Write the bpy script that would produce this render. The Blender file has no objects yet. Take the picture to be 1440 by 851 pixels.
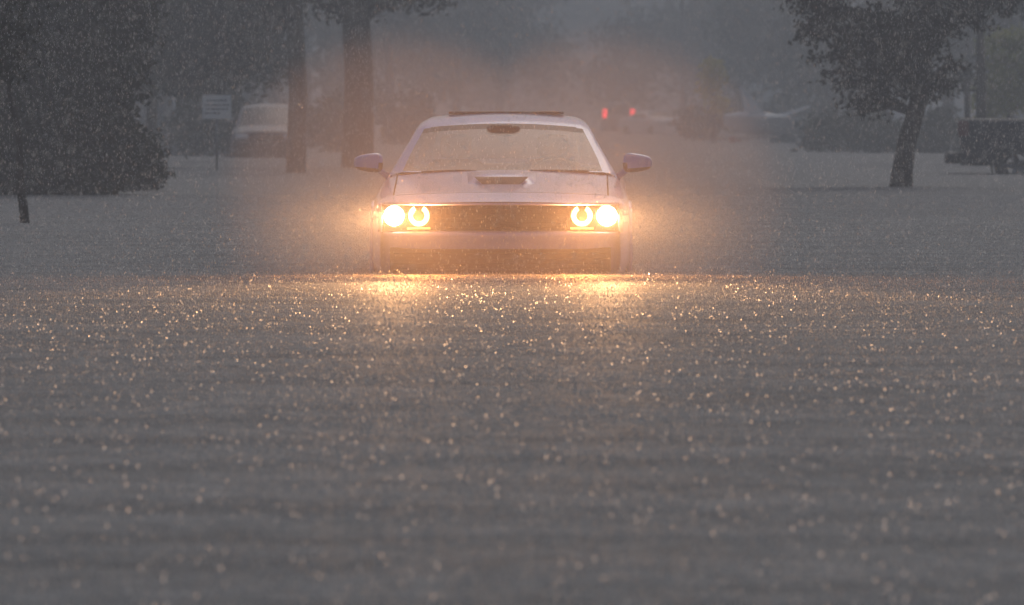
import bpy, math, random
import numpy as np
from mathutils import Vector
R = math.radians
rng = np.random.default_rng(7)
random.seed(7)
scene = bpy.context.scene
COL = scene.collection

# ------------------------------------------------------------------ constants
CAM_Z = 1.22            # eye height above the flood water (water is z = 0)
DEPTH = 0.25            # depth of the water over the road
F = 9500.0              # focal length in pixels of a 1440 wide frame
HOR = 153.0
def at(px, py, d):      # a world point at distance d
    return Vector(((px - 720) / F * d, d, CAM_Z + (HOR - py) / F * d))
def ppm(d): return F / d

# ------------------------------------------------------------------ materials
def mat(name, base=(.5, .5, .5), rough=.6, metal=0., spec=.5, coat=0., noise=None, emis=None, estr=0., bump=None):
    m = bpy.data.materials.new(name); m.use_nodes = True
    nt = m.node_tree; b = nt.nodes['Principled BSDF']
    b.inputs['Base Color'].default_value = (*base, 1)
    b.inputs['Roughness'].default_value = rough
    b.inputs['Metallic'].default_value = metal
    b.inputs['Specular IOR Level'].default_value = spec
    b.inputs['Coat Weight'].default_value = coat
    b.inputs['Coat Roughness'].default_value = .08
    if emis:
        b.inputs['Emission Color'].default_value = (*emis, 1)
        b.inputs['Emission Strength'].default_value = estr
        m.cycles.emission_sampling = 'NONE'
    if noise or bump:
        tc = nt.nodes.new('ShaderNodeTexCoord')
    if noise:
        sc, base2 = noise
        n = nt.nodes.new('ShaderNodeTexNoise'); n.inputs['Scale'].default_value = sc
        n.inputs['Detail'].default_value = 5
        nt.links.new(tc.outputs['Object'], n.inputs['Vector'])
        r = nt.nodes.new('ShaderNodeValToRGB')
        r.color_ramp.elements[0].position = .35; r.color_ramp.elements[1].position = .65
        r.color_ramp.elements[0].color = (*base, 1); r.color_ramp.elements[1].color = (*base2, 1)
        nt.links.new(n.outputs['Fac'], r.inputs['Fac']); nt.links.new(r.outputs['Color'], b.inputs['Base Color'])
    if bump:
        sc, st, ds = bump
        n2 = nt.nodes.new('ShaderNodeTexNoise'); n2.inputs['Scale'].default_value = sc
        nt.links.new(tc.outputs['Object'], n2.inputs['Vector'])
        bp = nt.nodes.new('ShaderNodeBump'); bp.inputs['Strength'].default_value = st; bp.inputs['Distance'].default_value = ds
        nt.links.new(n2.outputs['Fac'], bp.inputs['Height']); nt.links.new(bp.outputs['Normal'], b.inputs['Normal'])
    return m

M = {}
M['paint'] = mat('lavender_paint', (.28, .36, .74), .28, 0, .5, .8, noise=(3, (.34, .39, .76)), bump=(110, .12, .004))
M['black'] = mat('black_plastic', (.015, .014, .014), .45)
M['seam'] = mat('panel_gap', (.01, .01, .01), .9)
M['rubber'] = mat('tyre_rubber', (.02, .02, .02), .8, bump=(60, .3, .01))
M['rim'] = mat('rim_metal', (.25, .25, .27), .3, .9)
M['chrome'] = mat('lamp_bucket', (.06, .05, .04), .4, .6)
M['seat'] = mat('seat_fabric', (.06, .045, .04), .8, noise=(30, (.08, .06, .05)))
M['dash'] = mat('dashboard_plastic', (.03, .03, .03), .6)
M['bulb'] = mat('lit_headlight', (.9, .8, .6), .3, emis=(1., .70, .34), estr=26)
M['ring'] = mat('lit_halo_ring', (.9, .7, .4), .3, emis=(1., .58, .20), estr=12)
M['amber'] = mat('lit_amber_marker', (.8, .4, .1), .3, emis=(1., .42, .08), estr=4)
M['bulbcore'] = mat('lamp_reflector', (.012, .008, .005), .6, 0, emis=(1., .45, .12), estr=.05)
M['tail'] = mat('lit_tail_light', (.6, .02, .02), .3, emis=(1., .035, .045), estr=3.2)
M['taildim'] = mat('tail_light_lens', (.12, .010, .012), .4)
M['silver'] = mat('silver_paint', (.19, .19, .21), .5, .0, .5, .1, noise=(3, (.23, .23, .25)))
M['white'] = mat('white_paint', (.86, .87, .90), .5, noise=(6, (.80, .81, .84)))
M['darkpaint'] = mat('dark_navy_paint', (.016, .022, .034), .55, .0, .3, .0, noise=(3, (.022, .028, .040)))
M['greypaint'] = mat('grey_paint', (.20, .19, .19), .35, .2, .5, .6, noise=(3, (.24, .23, .23)))
M['lens'] = mat('clear_lens', (.75, .76, .80), .15)
M['bark'] = mat('wet_bark', (.040, .033, .028), .75, noise=(9, (.075, .062, .052)), bump=(24, .6, .03))
M['barkpale'] = mat('pale_bark', (.09, .08, .07), .8, noise=(9, (.15, .13, .11)), bump=(24, .6, .03))
M['signw'] = mat('sign_white', (.85, .85, .86), .4, noise=(9, (.78, .78, .80)))
M['signtxt'] = mat('sign_lettering', (.12, .12, .14), .6)
M['steel'] = mat('galvanised_steel', (.22, .22, .23), .4, .7)
M['wall'] = mat('house_wall', (.38, .38, .38), .8, noise=(2, (.32, .32, .33)))
M['trim'] = mat('house_trim', (.78, .79, .80), .6, noise=(2, (.70, .70, .72)))
M['roof'] = mat('house_shingles', (.09, .085, .085), .9, noise=(8, (.13, .12, .12)))
M['pane'] = mat('window_pane', (.03, .035, .04), .1)
M['red'] = mat('red_paint', (.28, .03, .03), .5)

def glass(name, tint, a):
    m = bpy.data.materials.new(name); m.use_nodes = True; nt = m.node_tree; nt.nodes.clear()
    o = nt.nodes.new('ShaderNodeOutputMaterial'); t = nt.nodes.new('ShaderNodeBsdfTransparent')
    g = nt.nodes.new('ShaderNodeBsdfGlossy'); d = nt.nodes.new('ShaderNodeBsdfDiffuse')
    mx = nt.nodes.new('ShaderNodeMixShader'); mx2 = nt.nodes.new('ShaderNodeMixShader'); f = nt.nodes.new('ShaderNodeFresnel')
    n = nt.nodes.new('ShaderNodeTexNoise'); n.inputs['Scale'].default_value = 90
    bp = nt.nodes.new('ShaderNodeBump'); bp.inputs['Strength'].default_value = .25; bp.inputs['Distance'].default_value = .004
    tc = nt.nodes.new('ShaderNodeTexCoord'); nt.links.new(tc.outputs['Object'], n.inputs['Vector'])
    nt.links.new(n.outputs['Fac'], bp.inputs['Height'])
    nt.links.new(bp.outputs['Normal'], g.inputs['Normal']); nt.links.new(bp.outputs['Normal'], f.inputs['Normal'])
    f.inputs['IOR'].default_value = 1.6
    t.inputs['Color'].default_value = (*tint, 1); g.inputs['Roughness'].default_value = .12
    d.inputs['Color'].default_value = (.35, .33, .31, 1)   # film of rain water scattering light
    mx2.inputs[0].default_value = a
    nt.links.new(t.outputs[0], mx2.inputs[1]); nt.links.new(d.outputs[0], mx2.inputs[2])
    nt.links.new(f.outputs[0], mx.inputs[0]); nt.links.new(mx2.outputs[0], mx.inputs[1]); nt.links.new(g.outputs[0], mx.inputs[2])
    nt.links.new(mx.outputs[0], o.inputs['Surface'])
    return m
M['glass'] = glass('rain_wet_glass', (.36, .34, .32), .09)
M['darkglass'] = mat('dark_wet_glass', (.05, .05, .055), .15)

def leafmat(name, c1, c2, tr=.25):
    m = bpy.data.materials.new(name); m.use_nodes = True; nt = m.node_tree; b = nt.nodes['Principled BSDF']
    b.inputs['Roughness'].default_value = .6; b.inputs['Specular IOR Level'].default_value = .2
    a = nt.nodes.new('ShaderNodeAttribute'); a.attribute_name = 'tone'
    r = nt.nodes.new('ShaderNodeValToRGB'); r.color_ramp.elements[0].color = (*c1, 1); r.color_ramp.elements[1].color = (*c2, 1)
    nt.links.new(a.outputs['Fac'], r.inputs['Fac']); nt.links.new(r.outputs['Color'], b.inputs['Base Color'])
    t = nt.nodes.new('ShaderNodeBsdfTranslucent'); nt.links.new(r.outputs['Color'], t.inputs['Color'])
    mx = nt.nodes.new('ShaderNodeMixShader'); mx.inputs[0].default_value = tr
    nt.links.new(b.outputs[0], mx.inputs[1]); nt.links.new(t.outputs[0], mx.inputs[2])
    nt.links.new(mx.outputs[0], nt.nodes['Material Output'].inputs['Surface'])
    return m
M['leaf'] = leafmat('dark_green_leaves', (.010, .013, .009), (.048, .055, .030))
M['leaf_oak'] = leafmat('olive_brown_leaves', (.012, .012, .009), (.050, .048, .030))
M['leaf_lime'] = leafmat('yellow_green_leaves', (.26, .28, .08), (.42, .42, .14))
M['leaf_yellow'] = leafmat('yellow_leaves', (.42, .36, .05), (.62, .52, .10))
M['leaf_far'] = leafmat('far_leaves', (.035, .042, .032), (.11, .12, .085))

def watermat():
    m = bpy.data.materials.new('rain_beaten_water'); m.use_nodes = True; nt = m.node_tree; b = nt.nodes['Principled BSDF']
    L = nt.links.new
    tc = nt.nodes.new('ShaderNodeTexCoord')
    def noise(scale, detail, stretch=(1, 1, 1)):
        mp = nt.nodes.new('ShaderNodeMapping'); mp.inputs['Scale'].default_value = stretch
        n = nt.nodes.new('ShaderNodeTexNoise'); n.inputs['Scale'].default_value = scale; n.inputs['Detail'].default_value = detail
        L(tc.outputs['Object'], mp.inputs['Vector']); L(mp.outputs[0], n.inputs['Vector']); return n
    a = noise(34, 4); c = noise(5.5, 4); e = noise(.9, 4, (.6, 1.5, 1))
    r = nt.nodes.new('ShaderNodeValToRGB')
    r.color_ramp.elements[0].position = .38; r.color_ramp.elements[1].position = .64
    r.color_ramp.elements[0].color = (.12, .122, .13, 1); r.color_ramp.elements[1].color = (.27, .272, .28, 1)
    mixn = nt.nodes.new('ShaderNodeMath'); mixn.operation = 'ADD'
    h1 = nt.nodes.new('ShaderNodeMath'); h1.operation = 'MULTIPLY'; h1.inputs[1].default_value = .5
    h2 = nt.nodes.new('ShaderNodeMath'); h2.operation = 'MULTIPLY'; h2.inputs[1].default_value = .5
    L(e.outputs['Fac'], h1.inputs[0]); L(c.outputs['Fac'], h2.inputs[0]); L(h1.outputs[0], mixn.inputs[0]); L(h2.outputs[0], mixn.inputs[1])
    L(mixn.outputs[0], r.inputs['Fac']); L(r.outputs['Color'], b.inputs['Base Color'])
    b.inputs['Roughness'].default_value = .70; b.inputs['Specular IOR Level'].default_value = .32; b.inputs['IOR'].default_value = 1.33
    def bump(n, st, dist, prev=None):
        p = nt.nodes.new('ShaderNodeBump'); p.inputs['Strength'].default_value = st; p.inputs['Distance'].default_value = dist
        L(n.outputs['Fac'], p.inputs['Height'])
        if prev: L(prev.outputs['Normal'], p.inputs['Normal'])
        return p
    p = bump(e, .6, .12); p = bump(c, .8, .05, p); p = bump(a, .7, .02, p)
    L(p.outputs['Normal'], b.inputs['Normal'])
    return m
M['water'] = watermat()
M['ground'] = mat('wet_asphalt', (.04, .04, .042), .8, noise=(3, (.06, .06, .06)))

def dropmat():
    m = bpy.data.materials.new('rain_drop'); m.use_nodes = True; nt = m.node_tree; nt.nodes.clear()
    N = nt.nodes.new; L = nt.links.new
    o = N('ShaderNodeOutputMaterial'); t = N('ShaderNodeBsdfTranslucent'); t.inputs['Color'].default_value = (.85, .87, .9, 1)
    d = N('ShaderNodeBsdfDiffuse'); d.inputs['Color'].default_value = (.6, .62, .65, 1)
    m1 = N('ShaderNodeMixShader'); m1.inputs[0].default_value = .35; L(t.outputs[0], m1.inputs[1]); L(d.outputs[0], m1.inputs[2])
    ge = N('ShaderNodeNewGeometry'); tr = N('ShaderNodeBsdfTransparent'); m3 = N('ShaderNodeMixShader')
    L(ge.outputs['Backfacing'], m3.inputs[0]); L(m1.outputs[0], m3.inputs[1]); L(tr.outputs[0], m3.inputs[2]); L(m3.outputs[0], o.inputs['Surface'])
    return m
M['drop'] = dropmat()
def glintmat():
    m = bpy.data.materials.new('glinting_droplet'); m.use_nodes = True; nt = m.node_tree; nt.nodes.clear()
    N = nt.nodes.new; L = nt.links.new
    o = N('ShaderNodeOutputMaterial'); g = N('ShaderNodeBsdfGlossy'); g.inputs['Roughness'].default_value = .35; g.inputs['Color'].default_value = (.6, .6, .6, 1)
    r = N('ShaderNodeBsdfRefraction'); r.inputs['Roughness'].default_value = .48; r.inputs['IOR'].default_value = 1.33
    t = N('ShaderNodeBsdfTranslucent'); t.inputs['Color'].default_value = (.9, .9, .9, 1)
    m1 = N('ShaderNodeMixShader'); m1.inputs[0].default_value = .25; L(r.outputs[0], m1.inputs[1]); L(g.outputs[0], m1.inputs[2])
    m2 = N('ShaderNodeMixShader'); m2.inputs[0].default_value = .72; L(m1.outputs[0], m2.inputs[1]); L(t.outputs[0], m2.inputs[2])
    # light leaves a drop through its far side unhindered
    ge = N('ShaderNodeNewGeometry'); tr = N('ShaderNodeBsdfTransparent'); m3 = N('ShaderNodeMixShader')
    L(ge.outputs['Backfacing'], m3.inputs[0]); L(m2.outputs[0], m3.inputs[1]); L(tr.outputs[0], m3.inputs[2]); L(m3.outputs[0], o.inputs['Surface'])
    return m
M['glint'] = glintmat()

# ------------------------------------------------------------------ mesh helpers
def tag(o, label=None, cat=None, group=None, kind=None):
    if label: o['label'] = label
    if cat: o['category'] = cat
    if group: o['group'] = group
    if kind: o['kind'] = kind
    return o
def link(name, me, m, parent=None, smooth=True):
    o = bpy.data.objects.new(name, me); COL.objects.link(o)
    for k in (m if isinstance(m, (list, tuple)) else [m]): me.materials.append(k)
    if smooth: me.polygons.foreach_set('use_smooth', [True] * len(me.polygons))
    if parent: o.parent = parent
    return o
def empty(name, loc, rz=0., label=None, cat=None, group=None):
    o = bpy.data.objects.new(name, None); COL.objects.link(o); o.location = loc; o.rotation_euler.z = rz
    return tag(o, label, cat, group)
class MB:
    def __init__(s): s.v = []; s.f = []
    def add(s, vs, fs):
        n = len(s.v); s.v += [tuple(p) for p in vs]; s.f += [tuple(i + n for i in f) for f in fs]; return s
    def box(s, x0, x1, y0, y1, z0, z1, b=0.):
        if b <= 0:
            vs = [(x, y, z) for z in (z0, z1) for y in (y0, y1) for x in (x0, x1)]
            return s.add(vs, [(0, 2, 3, 1), (4, 5, 7, 6), (0, 1, 5, 4), (2, 6, 7, 3), (0, 4, 6, 2), (1, 3, 7, 5)])
        cx, cy, cz = (x0 + x1) / 2, (y0 + y1) / 2, (z0 + z1) / 2; hx, hy, hz = (x1 - x0) / 2, (y1 - y0) / 2, (z1 - z0) / 2
        n = 8; e = .28; vs = []; fs = []
        for i in range(n + 1):
            th = math.pi * i / n - math.pi / 2
            for j in range(2 * n):
                ph = 2 * math.pi * j / (2 * n) + math.pi / (2 * n)
                p = lambda c: math.copysign(abs(c) ** (b if b < 1 else .3), c)
                vs.append((cx + hx * p(math.cos(th)) * p(math.cos(ph)), cy + hy * p(math.cos(th)) * p(math.sin(ph)), cz + hz * p(math.sin(th))))
        for i in range(n):
            for j in range(2 * n):
                a = i * 2 * n + j; c = i * 2 * n + (j + 1) % (2 * n)
                fs.append((a, c, c + 2 * n, a + 2 * n))
        return s.add(vs, fs)
    def tube(s, pts, rads, n=10, cap=True):
        pts = [Vector(p) for p in pts]; vs = []; fs = []
        for i, p in enumerate(pts):
            t = (pts[min(i + 1, len(pts) - 1)] - pts[max(i - 1, 0)]).normalized()
            u = t.cross(Vector((0, 1, 0)) if abs(t.y) < .9 else Vector((1, 0, 0))).normalized(); w = t.cross(u)
            r = rads[i] if isinstance(rads, (list, tuple)) else rads
            for j in range(n):
                a = 2 * math.pi * j / n
                vs.append(p + u * (r * math.cos(a)) + w * (r * math.sin(a)))
        for i in range(len(pts) - 1):
            for j in range(n):
                a = i * n + j; b = i * n + (j + 1) % n; fs.append((a, b, b + n, a + n))
        if cap: fs += [tuple(range(n))[::-1], tuple((len(pts) - 1) * n + j for j in range(n))]
        return s.add(vs, fs)
    def disc(s, c, r0, r1, a0=0, a1=360, n=32, dome=0., ax='y'):
        vs = []; fs = []; rings = 4; full = a1 - a0 >= 360
        for i in range(rings + 1):
            r = r0 + (r1 - r0) * i / rings
            for j in range(n + 1):
                a = R(a0 + (a1 - a0) * j / n); q = -dome * math.cos((i / rings) * math.pi / 2)
                vs.append((c[0] + r * math.cos(a), c[1] + q, c[2] + r * math.sin(a)))
        for i in range(rings):
            for j in range(n):
                a = i * (n + 1) + j; fs.append((a, a + 1, a + n + 2, a + n + 1))
        return s.add(vs, fs)
    def build(s, name, m, parent=None, smooth=False):
        me = bpy.data.meshes.new(name); me.from_pydata(s.v, [], s.f); me.update()
        return link(name, me, m, parent, smooth)
def grid_faces(V, sel, name, m, parent, smooth=True, offset=None):
    """V: (nj,nk,3) array, sel(j,k)->bool picks the cells that make this part."""
    nj, nk = V.shape[:2]; idx = {}; vs = []; fs = []
    for j in range(nj - 1):
        for k in range(nk - 1):
            if sel(j, k):
                q = []
                for a, b in ((j, k), (j, k + 1), (j + 1, k + 1), (j + 1, k)):
                    if (a, b) not in idx:
                        idx[(a, b)] = len(vs); p = V[a, b]
                        vs.append(tuple(p if offset is None else p + np.array(offset)))
                    q.append(idx[(a, b)])
                fs.append(q)
    me = bpy.data.meshes.new(name); me.from_pydata(vs, [], fs); me.update()
    return link(name, me, m, parent, smooth)
def lerp(tab, y):
    xs = [a for a, _ in tab]; return float(np.interp(y, xs, [b for _, b in tab]))
def smooth_tab(tab, y):   # catmull-like smoothing of the table
    return .25 * lerp(tab, y - .05) + .5 * lerp(tab, y) + .25 * lerp(tab, y + .05)

# ------------------------------------------------------------------ a car body
def car_shell(root, P, paint, hood_name='hood'):
    """body sides and deck, hood, cabin with glass. Front towards -Y, road at z = 0."""
    Lc = P['len']; hx = P['hood_half']; seam = .006
    ys = sorted(set([round(v, 4) for v in np.linspace(0, Lc, int(Lc / .07))] + [P['seam_y'] - seam, P['seam_y'] + seam, P['cowl_y']]))
    tops = [0, .12, .24, .36, .48, .6, .7, .8, .9, (hx - seam) / hx, (hx + seam) / hx]
    V = []
    for y in ys:
        w = smooth_tab(P['w'], y); zt = smooth_tab(P['zt'], y); c = lerp(P['crown'], y)
        half = [(t * hx, zt - c * .7 * (t * hx / w) ** 2) for t in tops]
        z1 = half[-1][1]; x1 = half[-1][0]
        rz = .11
        for a in (18, 36, 54, 72, 90):
            half.append((x1 + (w - x1) * math.sin(R(a)), z1 - .01 - rz * (1 - math.cos(R(a)))))
        zb = half[-1][1]; zlow = P['low']
        for t in np.linspace(0, 1, 11)[1:]:
            z = zb + (zlow - zb) * t
            half.append((w + .012 * math.sin(t * math.pi) - .05 * max(0, t - .7) / .3, z))
        half.append((w - .2, zlow - .01))
        row = [(-x, z) for x, z in half[::-1][:-1]] + half
        out = []
        for x, z in row:
            wf = P['nose'] * abs(x / .93) ** 3 * max(0, 1 - y / .8)
            wr = -P['tailr'] * abs(x / .93) ** 3 * max(0, 1 - (Lc - y) / .5)
            out.append((x, y + wf + wr, z))
        V.append(out)
    V = np.array(V); nk = V.shape[1]; nh = (nk + 1) // 2
    def cen(j, k): return V[j:j + 2, k:k + 2].reshape(-1, 3).mean(0)
    jc = ys.index(P['cowl_y'])
    kin = nh - 1 - 9; kout = nh - 1 + 9           # hood columns
    js = [i for i, y in enumerate(ys) if abs(y - (P['seam_y'] + seam)) < 1e-6][0]
    def is_hood(j, k): return js <= j < jc and kin <= k < kout
    def is_gap(j, k):
        return (j == js - 1 and kin <= k < kout) or (js - 1 <= j < jc and (k == kin - 1 or k == kout))
    def is_arch(j, k):
        c = cen(j, k)
        return c[2] < .75 and abs(c[0]) > .6 and any((c[1] - wy) ** 2 + (c[2] - P['wr']) ** 2 < (P['wr'] + .05) ** 2 for wy in P['wheels'])
    cb, ct = P['cab_open']
    def is_open(j, k):    # inside the cabin the deck is open
        c = cen(j, k); return cb < c[1] < ct and abs(c[0]) < hx - .02 and c[2] > .6
    grid_faces(V, lambda j, k: not (is_hood(j, k) or is_gap(j, k) or is_arch(j, k) or is_open(j, k)), 'body', paint, root)
    grid_faces(V, is_hood, hood_name, paint, root)
    grid_faces(V, is_gap, 'panel_gap', M['seam'], root, offset=(0, 0, -.008))
    # tail panel
    mb = MB(); row = V[-1]; n = len(row); cz = .6
    mb.add([tuple(p) for p in row] + [(0, row[nh - 1][1] + .03, cz)], [(i + 1, i, n) for i in range(n - 1)])
    mb.build('rear_panel', paint, root, True)
    # floor pan and wheel-arch liners
    mb = MB().box(-.72, .72, .25, Lc - .2, P['low'] - .02, P['low'] + .04); mb.build('floor_pan', M['black'], root)
    for wy in P['wheels']:
        for s in (-1, 1):
            wv = smooth_tab(P['w'], wy)
            pts = [(s * (wv + .004), wy + (P['wr'] + .05) * math.cos(R(a)), P['wr'] + (P['wr'] + .05) * math.sin(R(a))) for a in range(-20, 201, 10)]
            MB().tube(pts, .022, 6).build('wheel_arch', paint if P.get('arch_paint', True) else M['black'], root, True)
            wh = MB(); x1 = s * (wv - .03); x0 = s * (wv - .25); r = P['wr']
            rr = [(x0, r * .55), (x0, r * .94), (x0 * .85 + x1 * .15, r), (x0 * .15 + x1 * .85, r), (x1, r * .94), (x1, r * .66)]
            vs = []; fs = []; N = 28
            for i, (xx, q) in enumerate(rr):
                for a in range(N): vs.append((xx, wy + q * math.cos(2 * math.pi * a / N), r + q * math.sin(2 * math.pi * a / N)))
            for i in range(len(rr) - 1):
                for a in range(N):
                    p = i * N + a; q = i * N + (a + 1) % N; fs.append((p, q, q + N, p + N))
            t = wh.add(vs, fs).build('wheel', M['rubber'], root, True)
            rm = MB()
            for a in range(5):
                an = 2 * math.pi * a / 5; dy, dz = math.cos(an), math.sin(an); xr = x1 - s * .03
                rm.tube([(xr, wy + dy * .04, r + dz * .04), (xr, wy + dy * r * .66, r + dz * r * .66)], [.045, .03], 6)
            rm.tube([(x1 - s * .05, wy, r), (x1 - s * .01, wy, r)], .06, 12)
            ring = [(x1 - s * .01, wy + r * .66 * math.cos(2 * math.pi * a / 24), r + r * .66 * math.sin(2 * math.pi * a / 24)) for a in range(25)]
            rm.tube(ring, .014, 6); rm.build('rim', M['rim'], t, True)
    # ---- cabin
    C = P['cab']                         # (y, half width at the roof edge, roof height) stations
    cy = [c[0] for c in C]
    yy = sorted(set([round(v, 4) for v in np.linspace(cy[0], cy[-1], P.get('ncab', 44))] + P['breaks']))
    G = []
    for y in yy:
        wr = lerp([(c[0], c[1]) for c in C], y); zr = lerp([(c[0], c[2]) for c in C], y)
        zr = .25 * lerp([(c[0], c[2]) for c in C], y - .04) + .5 * zr + .25 * lerp([(c[0], c[2]) for c in C], y + .04)
        wb = smooth_tab(P['w'], y) - .09; zbase = smooth_tab(P['zt'], y) - .035
        crown = .035 * min(1, max(0, (zr - zbase) / .3)) + .004
        h = [(wr * t, zr - crown * (t ** 2)) for t in (0, .1, .2, .3, .42, .54, .66, .76, .85, .92)]
        ez = zr - crown; x9 = wr * .92
        for a in (30, 60, 90): h.append((x9 + (wr * .08 + .035) * math.sin(R(a)), ez - .045 * (1 - math.cos(R(a))) - .002))
        x2, z2 = h[-1]
        for t in (.10, .5, .9, 1.): h.append((x2 + (max(wb, x2) - x2) * t + .015 * math.sin(t * math.pi), z2 + (min(zbase, z2 - .002) - z2) * t))
        G.append([(-x, y, z) for x, z in h[::-1][:-1]] + [(x, y, z) for x, z in h])
    G = np.array(G)
    # bow the screen: its middle stands further forward than its edges
    for j in range(G.shape[0]):
        y = G[j, 0, 1]
        f = P['bow'] * max(0, 1 - max(0, y - P['screen'][0]) / max(.01, (P['screen'][1] + .5 - P['screen'][0])))
        G[j, :, 1] -= f * (1 - np.minimum(1, np.abs(G[j, :, 0]) / .86) ** 2)
    gk = G.shape[1]; mid = (gk - 1) // 2; Y = yy
    def col(k): return (k - mid) if k >= mid else (mid - 1 - k)
    s0, s1 = P['screen']; r0, r1 = P['rear']; sd = P['side']
    def isw(j, k): return s0 <= (Y[j] + Y[j + 1]) / 2 < s1 and col(k) < 9 and not (col(k) == 8 and (Y[j] + Y[j + 1]) / 2 > s1 - .045)
    def isr(j, k): return r0 <= (Y[j] + Y[j + 1]) / 2 < r1 and col(k) < 8
    def iss(j, k):
        y = (Y[j] + Y[j + 1]) / 2
        return any(a <= y < b for a, b in sd) and col(k) in (13, 14)
    grid_faces(G, lambda j, k: not (isw(j, k) or isr(j, k) or iss(j, k)), 'roof', P.get('roof_paint', paint), root)
    isb = lambda j, k: isw(j, k) and (Y[j] + Y[j + 1]) / 2 > s1 - .05
    isw_ = lambda j, k: isw(j, k) and not isb(j, k)
    ws = grid_faces(G, isw_, 'windshield', P.get('glass', M['glass']), root)
    grid_faces(G, isb, 'windshield_seal', M['black'], root)
    grid_faces(G, isr, 'rear_window', P.get('glass', M['glass']), root)
    for a, b in sd:
        for s in (-1, 1):
            grid_faces(G, lambda j, k: iss(j, k) and a <= (Y[j] + Y[j + 1]) / 2 < b and (k > mid) == (s > 0), 'side_window', P.get('glass', M['glass']), root)
    return V, G, ws

def side_mirror(root, s, x, y, z, paint, size=1.):
    m = MB(); m.box(-.115 * size, .115 * size, -.09, .07, -.07 * size, .07 * size, .62)
    vs = [(vx * (1 - .10 * (vz / .07) * 0), vy, vz * (1 + .25 * s * vx / .115 * -1)) for vx, vy, vz in m.v]; m.v = vs
    up = [f for f in m.f if sum(m.v[i][2] for i in f) / len(f) > -.022 * size]; dn = [f for f in m.f if f not in up]
    def sub(fs):
        q = MB(); q.v = [(x + s * .12 + a, y + b, z + c) for a, b, c in m.v]; q.f = fs; return q
    o = sub(up).build('side_mirror', paint, root, True)
    sub(dn).build('lower_shell', M['black'], o, True)
    MB().tube([(x - s * .045, y + .03, z - .12), (x + s * .03, y + .01, z - .06), (x + s * .07, y, z - .02)], [.028, .022, .03], 8).build('mirror_arm', paint, o, True)

# ------------------------------------------------------------------ the muscle car
CARY = 50.0
car = empty('muscle_car', (-.087, CARY, -DEPTH), R(-.5), 'lavender muscle car with four lit round headlights, hood deep in floodwater', 'car')
PC = dict(len=5.0, hood_half=.80, seam_y=.30, cowl_y=1.62, nose=.13, tailr=.12, low=.17, wr=.355, wheels=[.98, 3.93],
          w=[(0, .875), (.1, .915), (.3, .945), (.9, .962), (1.6, .935), (2.5, .925), (3.5, .955), (4.6, .95), (5.0, .89)],
          zt=[(0, .775), (.05, .80), (.3, .850), (.9, .915), (1.45, .985), (1.62, 1.005), (3.7, 1.02), (4.3, 1.02), (4.85, .98), (5.0, .93)],
          crown=[(0, .035), (.6, .06), (1.6, .075), (5, .06)], cab_open=(1.72, 4.1),
          cab=[(1.66, .835, .985), (1.9, .785, 1.115), (2.15, .725, 1.24), (2.35, .672, 1.335), (2.42, .655, 1.372), (2.62, .625, 1.418), (2.95, .60, 1.442), (3.3, .60, 1.44), (3.6, .61, 1.41), (4.0, .66, 1.25), (4.45, .72, 1.03)],
          breaks=[1.68, 2.39, 3.68, 4.36], screen=(1.68, 2.39), rear=(3.68, 4.36), side=[(2.0, 2.75), (2.79, 3.4)], bow=.10)
V, G, ws = car_shell(car, PC, M['paint'])
def nosewarp(x, k=.93): return .13 * abs(x / k) ** 3
# bumper
def sweep(prof, w, n=60, extra=.16):
    Vv = []
    for y, z in prof:
        Vv.append([(f * w, y + nosewarp(f * w) + extra * abs(f) ** 14, z) for f in np.linspace(-1, 1, n)])
    return np.array(Vv)
bp = sweep([(.16, .15), (.11, .18), (.085, .24), (.07, .34), (.045, .43), (.018, .49), (-.002, .525), (-.004, .545), (.012, .556), (.16, .566)], .925)
bumper = grid_faces(bp, lambda j, k: True, 'bumper', M['paint'], car)
lg = sweep([(.10, .20), (.076, .22), (.058, .34), (.040, .425), (.05, .44)], .82, 24, 0)  # intake, enlarged in black to paint the shade below the bumper crease
o = grid_faces(lg, lambda j, k: True, 'intake_and_shade', M['black'], bumper)
sl = MB()
for z in (.28, .32, .36, .40): sl.tube([(x, .042 + (.42 - z) * .16 + nosewarp(x), z) for x in np.linspace(-.79, .79, 17)], .006, 6)
sl.build('intake_slats', M['dash'], o, True)
# nose lip turned under into the grille opening
lp = sweep([(.0, .757), (-.002, .768), (.004, .775)], .90, 60, .03)
lip = grid_faces(np.concatenate([sweep([(.15, .762), (.02, .755)], .90, 60, .03), lp]), lambda j, k: True, 'nose_lip', M['paint'], car)
gp = sweep([(.15, .556), (.145, .60), (.14, .70), (.14, .77)], .885, 40, 0)
gr = grid_faces(gp, lambda j, k: True, 'grille', M['black'], car)
gm = MB()
for i in range(5):
    z = .585 + i * .035; gm.tube([(x, .125 + nosewarp(x), z) for x in np.linspace(-.50, .50, 9)], .0045, 5)
for i in range(27):
    x = -.49 + i * .98 / 26; gm.tube([(x, .125 + nosewarp(x), .57), (x + .012, .125 + nosewarp(x), .75)], .0035, 5)
gm.build('grille_mesh', M['dash'], gr, True)
for s in (-1, 1):       # body-coloured end of the grille opening
    MB().box(min(s * .872, s * .915), max(s * .872, s * .915), .10, .26, .55, .775, .5).build('fender_end', M['paint'], car, True)
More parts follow.
